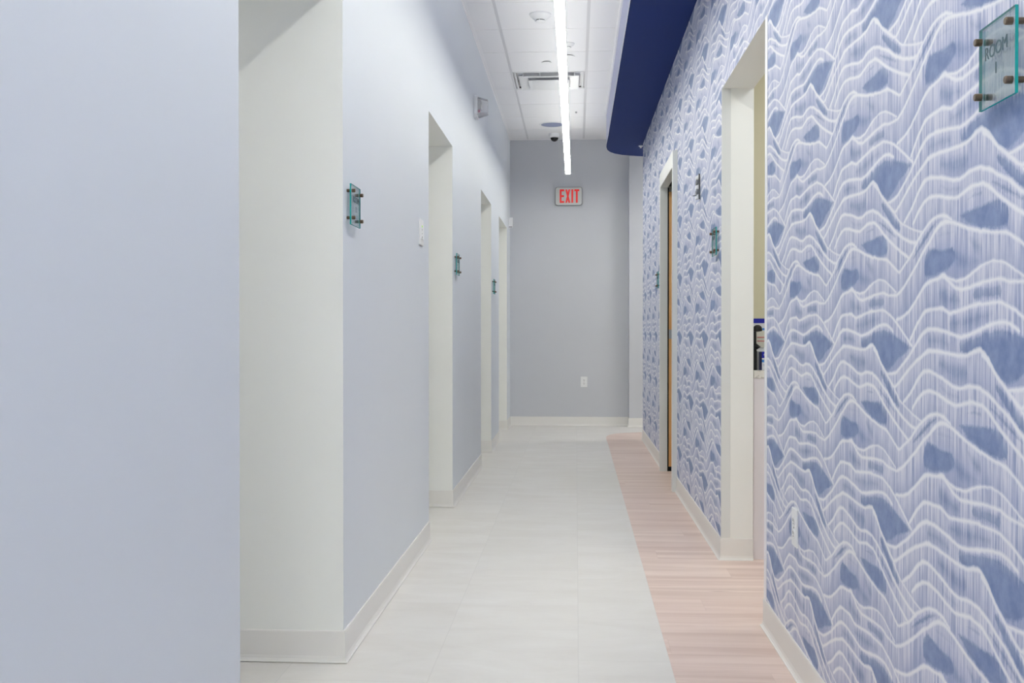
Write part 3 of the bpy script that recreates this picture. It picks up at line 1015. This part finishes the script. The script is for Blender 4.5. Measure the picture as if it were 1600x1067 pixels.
def text_part(name, body, size, mt, parent, loc, rot, extrude=0.0004, sx=1.0):
    cu = bpy.data.curves.new(name, 'FONT')
    cu.body = body
    cu.size = size
    cu.extrude = extrude
    cu.align_x = 'CENTER'
    cu.align_y = 'CENTER'
    cu.materials.append(mt)
    tmp = bpy.data.objects.new(name, cu)
    me = bpy.data.meshes.new_from_object(tmp)
    bpy.data.objects.remove(tmp)
    bpy.data.curves.remove(cu)
    me.name = name
    if not me.materials:
        me.materials.append(mt)
    o = bpy.data.objects.new(name, me)
    C.objects.link(o)
    o.parent = parent
    o.location = loc
    o.rotation_euler = rot
    o.scale = (sx, 1, 1)
    return o


def room_sign(wx, y0, y1, z0, z1, out, number, label):
    """out = +1 for a sign on the left wall (faces +x), -1 on the right wall"""
    yc, zc = (y0 + y1) / 2, (z0 + z1) / 2
    t_ = thing('room_sign', label, 'sign', (wx, yc, zc), 0.0, 'glass room signs along the corridor')
    hy, hz = (y1 - y0) / 2, (z1 - z0) / 2
    g0, g1 = 0.0115, 0.0165
    bm = bmesh.new()
    xa, xb = (g0, g1) if out > 0 else (-g1, -g0)
    v, fs = box(bm, xa, xb, -hy, hy, -hz, hz, 1)
    fs[3].material_index = 0
    fs[5].material_index = 0
    link('glass_panel', bm, [M['glass'], M['glass_edge']], t_)
    for sy in (-1, 1):
        for sz in (-1, 1):
            y, z = sy * (hy - 0.010), sz * (hz - 0.022)
            bm = bmesh.new()
            cyl(bm, (0, y, z), (out * (g0 - 0.0002), y, z), 0.0052, n=18)
            cyl(bm, (out * (g1 + 0.0002), y, z), (out * 0.0265, y, z), 0.0062, n=18)
            cyl(bm, (out * 0.0265, y, z), (out * 0.028, y, z), 0.0062, 0.005, n=18)
            link('standoff_post', bm, M['post'], t_)
    rot = (math.radians(90), 0, math.radians(90 if out > 0 else -90))
    xt = out * (g1 + 0.0007)
    text_part('room_lettering', 'ROOM', 0.030, M['text_dark'], t_, (xt, 0, hz * 0.28), rot)
    if number:
        text_part('room_number', number, 0.026, M['text_dark'], t_, (xt, 0, -hz * 0.18), rot)
    return t_


room_sign(XL, 3.323, 3.468, 1.408, 1.540, 1, '2', 'glass ROOM 2 sign on the left wall, nearest of the left wall signs')
room_sign(XL, 6.312, 6.457, 1.408, 1.540, 1, None, 'small glass room sign on the left wall just past the second opening')
room_sign(XL, 9.182, 9.327, 1.395, 1.527, 1, None, 'tiny glass room sign farthest along the left wall')
room_sign(xr(1.70), 1.627, 1.768, 1.424, 1.558, -1, '1', 'big glass ROOM 1 sign cut by the right edge, on the patterned wallpaper')
room_sign(xr(5.0), 4.937, 5.082, 1.422, 1.554, -1, None, 'glass room sign on the wallpaper just past the open doorway')
room_sign(xr(8.35), 8.248, 8.393, 1.404, 1.536, -1, None, 'glass room sign on the wallpaper past the maple door frame')

# ------------------------------------------------------------------ wall plates
t_ = thing('light_switch', 'white two gang light switch plate with a green LED on the left wall', 'light switch', (XL, 4.935, 1.535))
bm = bmesh.new()
box(bm, 0, 0.006, -0.057, 0.057, -0.062, 0.062)
link('cover_plate', bm, M['white'], t_, bevel=0.002)
for yy in (-0.023, 0.023):
    bm = bmesh.new()
    box(bm, 0.006, 0.0105, yy - 0.0165, yy + 0.0165, -0.033, 0.033)
    link('rocker', bm, M['white'], t_, bevel=0.001)
bm = bmesh.new()
cyl(bm, (0.0105, -0.023, 0.026), (0.0125, -0.023, 0.026), 0.0045, n=12)
link('green_led', bm, M['green_led'], t_)
for dz, r in ((0.010, 0.003), (-0.008, 0.0025), (-0.026, 0.005)):
    bm = bmesh.new()
    cyl(bm, (0.0105, -0.023, dz), (0.0115, -0.023, dz), r, n=12)
    link('button', bm, M['grey'], t_)


def outlet(name_loc, rotz, label, dark=M['slot']):
    """duplex receptacle; plate in the local yz plane facing +x"""
    t_ = thing('wall_outlet', label, 'electrical outlet', name_loc, rotz, 'duplex outlets')
    bm = bmesh.new()
    box(bm, 0, 0.006, -0.037, 0.037, -0.0585, 0.0585)
    link('cover_plate', bm, M['white'], t_, bevel=0.002)
    for s in (-1, 1):
        bm = bmesh.new()
        pts = [(0.0165 * math.cos(a), s * 0.0195 + 0.014 * math.sin(a)) for a in (2 * math.pi * i / 20 for i in range(20))]
        a = [bm.verts.new((0.006, y, z)) for y, z in pts]
        b = [bm.verts.new((0.0085, y, z)) for y, z in pts]
        bm.faces.new(b)
        for i in range(20):
            bm.faces.new((a[i], a[(i + 1) % 20], b[(i + 1) % 20], b[i]))
        rc = link('receptacle', bm, M['white'], t_)
        bm = bmesh.new()
        box(bm, 0.0085, 0.009, -0.0085, -0.0055, s * 0.0195 - 0.001, s * 0.0195 + 0.008)
        box(bm, 0.0085, 0.009, 0.0055, 0.0085, s * 0.0195 - 0.001, s * 0.0195 + 0.008)
        cyl(bm, (0.0085, 0, s * 0.0195 - 0.007), (0.009, 0, s * 0.0195 - 0.007), 0.003, n=10)
        link('slots', bm, dark, rc)
    bm = bmesh.new()
    cyl(bm, (0.006, 0, 0), (0.0072, 0, 0), 0.003, n=10)
    link('screw', bm, M['grey_metal'], t_)
    return t_


outlet((0.090, BACK, 0.495), -math.pi / 2, 'white duplex outlet low on the end wall')
outlet((xr(3.245), 3.245, 0.455), math.pi, 'white duplex outlet low on the wallpaper near the right edge', M['grey'])

t_ = thing('wall_sensor', 'small white box on the left wall at the end wall corner', 'sensor', (XL, 11.46, 2.262))
bm = bmesh.new()
box(bm, 0, 0.045, -0.035, 0.035, -0.056, 0.056)
link('sensor_body', bm, M['white'], t_, bevel=0.003)
bm = bmesh.new()
box(bm, 0.004, 0.041, -0.0365, -0.035, -0.052, -0.044)
link('lower_grille', bm, M['grey'], t_)

# room status flags on the wallpaper: slim rail with folded plastic flags and a little lever
t_ = thing('status_flag_holder', 'slim white exam flag holder with dark edged tabs high on the wallpaper', 'flag holder', (xr(5.68), 5.68, 1.842))
bm = bmesh.new()
box(bm, -0.010, 0, -0.010, 0.050, -0.062, 0.070)
link('holder_rail', bm, M['white'], t_, bevel=0.001)
for k in range(5):
    bm = bmesh.new()
    z = 0.052 - 0.026 * k
    box(bm, -0.020, -0.010, -0.016, 0.044, z - 0.010, z + 0.010)
    link('flag', bm, M['grey'] if k % 2 else M['white'], t_)
bm = bmesh.new()
box(bm, -0.0085, -0.003, -0.0135, -0.010, -0.066, 0.072)
link('dark_edge', bm, M['slot'], t_)
bm = bmesh.new()
cyl(bm, (-0.010, -0.012, -0.045), (-0.040, -0.012, -0.048), 0.003, n=10)
link('lever', bm, M['grey'], t_)

# ------------------------------------------------------------------ EXIT sign
t_ = thing('exit_sign', 'lit EXIT sign with red letters in a grey rounded housing on the end wall', 'exit sign', (-0.083, BACK, 2.577))
bm = bmesh.new()


def rounded(w, h, r, n=6):
    out = []
    for cx_, cz_, a0 in ((w - r, h - r, 0), (-w + r, h - r, 90), (-w + r, -h + r, 180), (w - r, -h + r, 270)):
        for i in range(n + 1):
            a = math.radians(a0 + 90 * i / n)
            out.append((cx_ + r * math.cos(a), cz_ + r * math.sin(a)))
    return out


def slab_y(bm, pts, y0, y1):
    a = [bm.verts.new((x, y0, z)) for x, z in pts]
    b = [bm.verts.new((x, y1, z)) for x, z in pts]
    bm.faces.new(a)
    bm.faces.new(b[::-1])
    for i in range(len(pts)):
        j = (i + 1) % len(pts)
        bm.faces.new((a[i], b[i], b[j], a[j]))


slab_y(bm, rounded(0.153, 0.104, 0.028), -0.034, 0.0)
link('housing', bm, M['sign_edge'], t_)
bm = bmesh.new()
slab_y(bm, rounded(0.146, 0.097, 0.024), -0.0375, -0.0342)
link('face_plate', bm, M['sign_face'], t_)


def letter(ch):
    """tall block capitals built from strokes, local x 0..w, z 0..1 (height)"""
    s = 0.27
    if ch == 'E':
        return 0.66, [[(0, 0), (s, 0), (s, 1), (0, 1)], [(s, 0), (.66, 0), (.66, .14), (s, .14)], [(s, .43), (.62, .43), (.62, .57), (s, .57)],
                      [(s, .86), (.66, .86), (.66, 1), (s, 1)]]
    if ch == 'X':
        return 0.72, [[(0, 0), (.26, 0), (.72, 1), (.46, 1)], [(.46, 0), (.72, 0), (.26, 1), (0, 1)]]
    if ch == 'I':
        return s, [[(0, 0), (s, 0), (s, 1), (0, 1)]]
    return 0.72, [[(.225, 0), (.495, 0), (.495, .86), (.225, .86)], [(0, .86), (.72, .86), (.72, 1), (0, 1)]]


LH, LS = 0.150, 0.077
x = -0.100
for ch in 'EXIT':
    w, polys = letter(ch)
    bm = bmesh.new()
    for k, p in enumerate(polys):
        slab_y(bm, [(x + a * LS, (b - 0.5) * LH) for a, b in p], -0.0388 - 0.0001 * k, -0.0374)
    link('letter', bm, M['red'], t_)
    x += w * LS + 0.012

# ------------------------------------------------------------------ door in its metal frame on the right wall
d1 = bpy.data.objects.new('door_1', None)
C.objects.link(d1)
struct(d1)
d1.location = (0, 0, 0)
PX = 0.635                                                     # face of the frame, proud of the wall
TOPI, TOPO = 2.148, 2.255
XBK = xr(7.4) + WT + 0.004
bm = bmesh.new()
# jamb and head on both sides: face returns, rabbet, and a split far jamb that the door slides into
box(bm, PX, XBK, DF0, DI0, 0, TOPO)
box(bm, PX, 0.692, DI1, DF1, 0, TOPO)
box(bm, 0.752, XBK, DI1, DF1, 0, TOPO)
box(bm, PX, 0.692, DI0, DI1, TOPI, TOPO)
box(bm, 0.752, XBK, DI0, DI1, TOPI, TOPO)
link('door_frame', bm, M['frame'], d1, bevel=0.002)
bm = bmesh.new()
box(bm, 0.692, 0.752, DI0, DI1, TOPI + 0.012, TOPO)
box(bm, 0.6925, 0.7515, DF1 + 0.001, DF1 + 0.006, 0, TOPO)
box(bm, 0.6925, 0.7010, DI1 + 0.002, DF1, 0.001, TOPI)
box(bm, 0.700, 0.744, DI1 + 0.004, DF1, 0.0015, 0.034)
link('pocket_seal', bm, M['gap'], d1)
bm = bmesh.new()
box(bm, 0.7015, 0.744, DI1 + 0.006, DF1, 0.036, TOPI - 0.03)
link('door_leaf', bm, M['maple'], d1, bevel=0.001)
bm = bmesh.new()
box(bm, 0.7020, 0.7435, DI1 + 0.0035, DI1 + 0.006, 1.005, 1.075)
link('latch_plate', bm, M['steel'], d1)

# ------------------------------------------------------------------ counter and supplies seen through the open doorway
t_ = thing('counter_cabinet', 'pale counter cabinet with a marble top inside the right hand doorway', 'cabinet', (0.8235, 4.872, 0.0))
bm = bmesh.new()
box(bm, 0.0, 1.9, 0.0, 0.66, 0.0, 0.843)
M['cab'] = mat('pinkish_grey_laminate', srgb(226, 222, 226), 0.45)
link('cabinet_body', bm, M['cab'], t_)
bm = bmesh.new()
box(bm, 0.0, 1.9, -0.004, 0.66, 0.843, 0.880)
link('marble_worktop', bm, M['marble'], t_, bevel=0.002)

ZT = 0.8805
# white organiser standing behind the wipes, cartons on top of it, a black dispenser beside
bm = bmesh.new()
box(bm, 0, 0.24, 0, 0.004, 0, 0.102)
box(bm, 0, 0.004, 0, 0.12, 0, 0.102)
box(bm, 0.236, 0.24, 0, 0.12, 0, 0.102)
box(bm, 0, 0.24, 0.116, 0.12, 0, 0.102)
box(bm, 0, 0.24, 0, 0.12, 0, 0.004)
box(bm, 0, 0.24, 0, 0.12, 0.098, 0.102)
o = link('organiser_box', bm, M['white'], None, (0.840, 5.010, ZT), bevel=0.001)
tag(o, 'pale plastic organiser box on the counter behind the blue wipes carton', 'box')

t_ = thing('wipes_carton', 'blue and white carton of wipes standing on the counter, lowest in the doorway', 'carton', (0.854, 4.905, ZT))
bm = bmesh.new()
box(bm, 0.0, 0.13, 0.0, 0.085, 0, 0.086)
link('carton_body', bm, M['white_box'], t_)
bm = bmesh.new()
box(bm, -0.0004, 0.013, -0.0005, 0.0, 0.0, 0.086)
link('dark_side_panel', bm, M['navy_box'], t_)
bm = bmesh.new()
box(bm, 0.013, 0.13, -0.0006, 0.0, 0.056, 0.086)
link('blue_band', bm, M['blue_box'], t_)
bm = bmesh.new()
box(bm, 0.013, 0.13, -0.0006, 0.0, 0.036, 0.048)
link('light_blue_band', bm, M['sky_box'], t_)
for k, z in enumerate((0.026, 0.020)):
    bm = bmesh.new()
    box(bm, 0.018, 0.12, -0.0006, 0.0, z, z + 0.002)
    link('print_line', bm, M['grey_print'], t_)
q = text_part('brand_lettering', 'CAVI', 0.020, M['white_box'], t_, (0.046, -0.0012, 0.071), (math.radians(90), 0, 0), 0.0003, 1.15)
q = text_part('brand_lettering', 'METREX', 0.010, M['white_box'], t_, (0.042, -0.0012, 0.0420), (math.radians(90), 0, 0), 0.0003, 1.1)

t_ = thing('glove_carton', 'cream carton with two thin red stripes in the middle of the stack', 'carton', (0.852, 5.012, ZT + 0.1035))
bm = bmesh.new()
box(bm, 0, 0.14, 0, 0.10, 0, 0.078)
link('carton_body', bm, M['cream_box'], t_, bevel=0.001)
for z in (0.047, 0.029):
    bm = bmesh.new()
    box(bm, 0.012, 0.13, -0.0006, 0, z, z + 0.0035)
    link('red_stripe', bm, M['red_print'], t_)

t_ = thing('blue_lid_carton', 'white carton with a deep blue lid topmost of the stack on the counter', 'carton', (0.845, 5.012, ZT + 0.182))
bm = bmesh.new()
box(bm, 0, 0.16, 0, 0.10, 0, 0.038)
link('carton_body', bm, M['white_box'], t_)
bm = bmesh.new()
box(bm, -0.001, 0.161, -0.001, 0.101, 0.038, 0.060)
link('blue_lid', bm, M['blue_box'], t_)
bm = bmesh.new()
box(bm, 0.042, 0.10, -0.0008, 0, 0.004, 0.014)
link('light_blue_print', bm, M['sky_box'], t_)

t_ = thing('black_dispenser', 'black curved dispenser sticking out left of the stacked cartons', 'dispenser', (0.8345, 4.905, ZT))
bm = bmesh.new()
lathe(bm, [(0, 0), (0.0095, 0), (0.0095, 0.09), (0.007, 0.095), (0.007, 0.184), (0.0, 0.184)], 20)
lathe(bm, [(0, 0.094), (0.021, 0.108), (0, 0.124)], 24, cx=0.0075)
link('dispenser_body', bm, M['dark'], t_, smooth=False)
bm = bmesh.new()
lathe(bm, [(0.0, 0.178), (0.021, 0.182), (0.0225, 0.190), (0.018, 0.203), (0.009, 0.210), (0, 0.211)], 28, cx=0.012)
link('dispenser_head', bm, M['dark'], t_, smooth=False)

# ------------------------------------------------------------------ unseen light panels: side hall, and added fill in room, alcoves, lobby
def ceiling_panel(x, y, z, w, l, mt, label, group=None):
    t_ = thing('unseen_light_panel', label, 'light', (x, y, z), 0.0, group)
    bm = bmesh.new()
    for a in (-1, 1):
        box(bm, a * w / 2 - 0.012, a * w / 2 + 0.012, -l / 2 - 0.012, l / 2 + 0.012, -0.012, 0)
        box(bm, -w / 2, w / 2, a * l / 2 - 0.012, a * l / 2 + 0.012, -0.012, 0)
    link('panel_frame', bm, M['white_metal'], t_)
    bm = bmesh.new()
    box(bm, -w / 2 + 0.012, w / 2 - 0.012, -l / 2 + 0.012, l / 2 - 0.012, -0.008, -0.004)
    link('panel_diffuser', bm, mt, t_)
    return t_


ceiling_panel(1.5, 4.3, 2.62, 0.6, 1.2, M['fill_room'], 'unseen fill light panel added in the room behind the wallpapered wall')
ceiling_panel(1.9, 10.66, SOF, 0.5, 0.5, M['panel_side'], 'flat light panel over the side hall at the far end')

for y0, y1 in OPEN:
    ceiling_panel(-1.45, (y0 + y1) / 2 + 0.05, HDR, 0.34, 0.5, M['fill_alcove'], 'unseen fill light panel added in an alcove off the left wall', 'added alcove fill panels')

# lobby behind the camera
bm = bmesh.new()
box(bm, -3.2, 3.1, -7.1, -7.0, 0, CEIL + 0.1)
struct(link('wall_front', bm, M['wall']))
bm = bmesh.new()
box(bm, -3.3, -3.2, -7.0, YF, 0, CEIL + 0.1)
box(bm, -3.2, ALC, YF - 0.1, YF, 0, CEIL + 0.1)
struct(link('wall_left', bm, M['wall']))
bm = bmesh.new()
box(bm, 3.1, 3.2, -7.0, YF, 0, CEIL + 0.1)
box(bm, xr(YF) + WT, 3.1, YF - 0.1, YF, 0, CEIL + 0.1)
struct(link('wall_right', bm, M['wall']))
bm = bmesh.new()
box(bm, -3.2, ALC, -7.0, YF, CEIL + 0.012, CEIL + 0.1)
struct(link('ceiling', bm, M['tile']))
for x in (-2.0, 0.0, 2.0):
    ceiling_panel(x, -5.0, CEIL + 0.012, 1.2, 2.0, M['fill_lobby'], 'large unseen fill panel added in the lobby ceiling behind the viewpoint', 'added lobby fill panels')
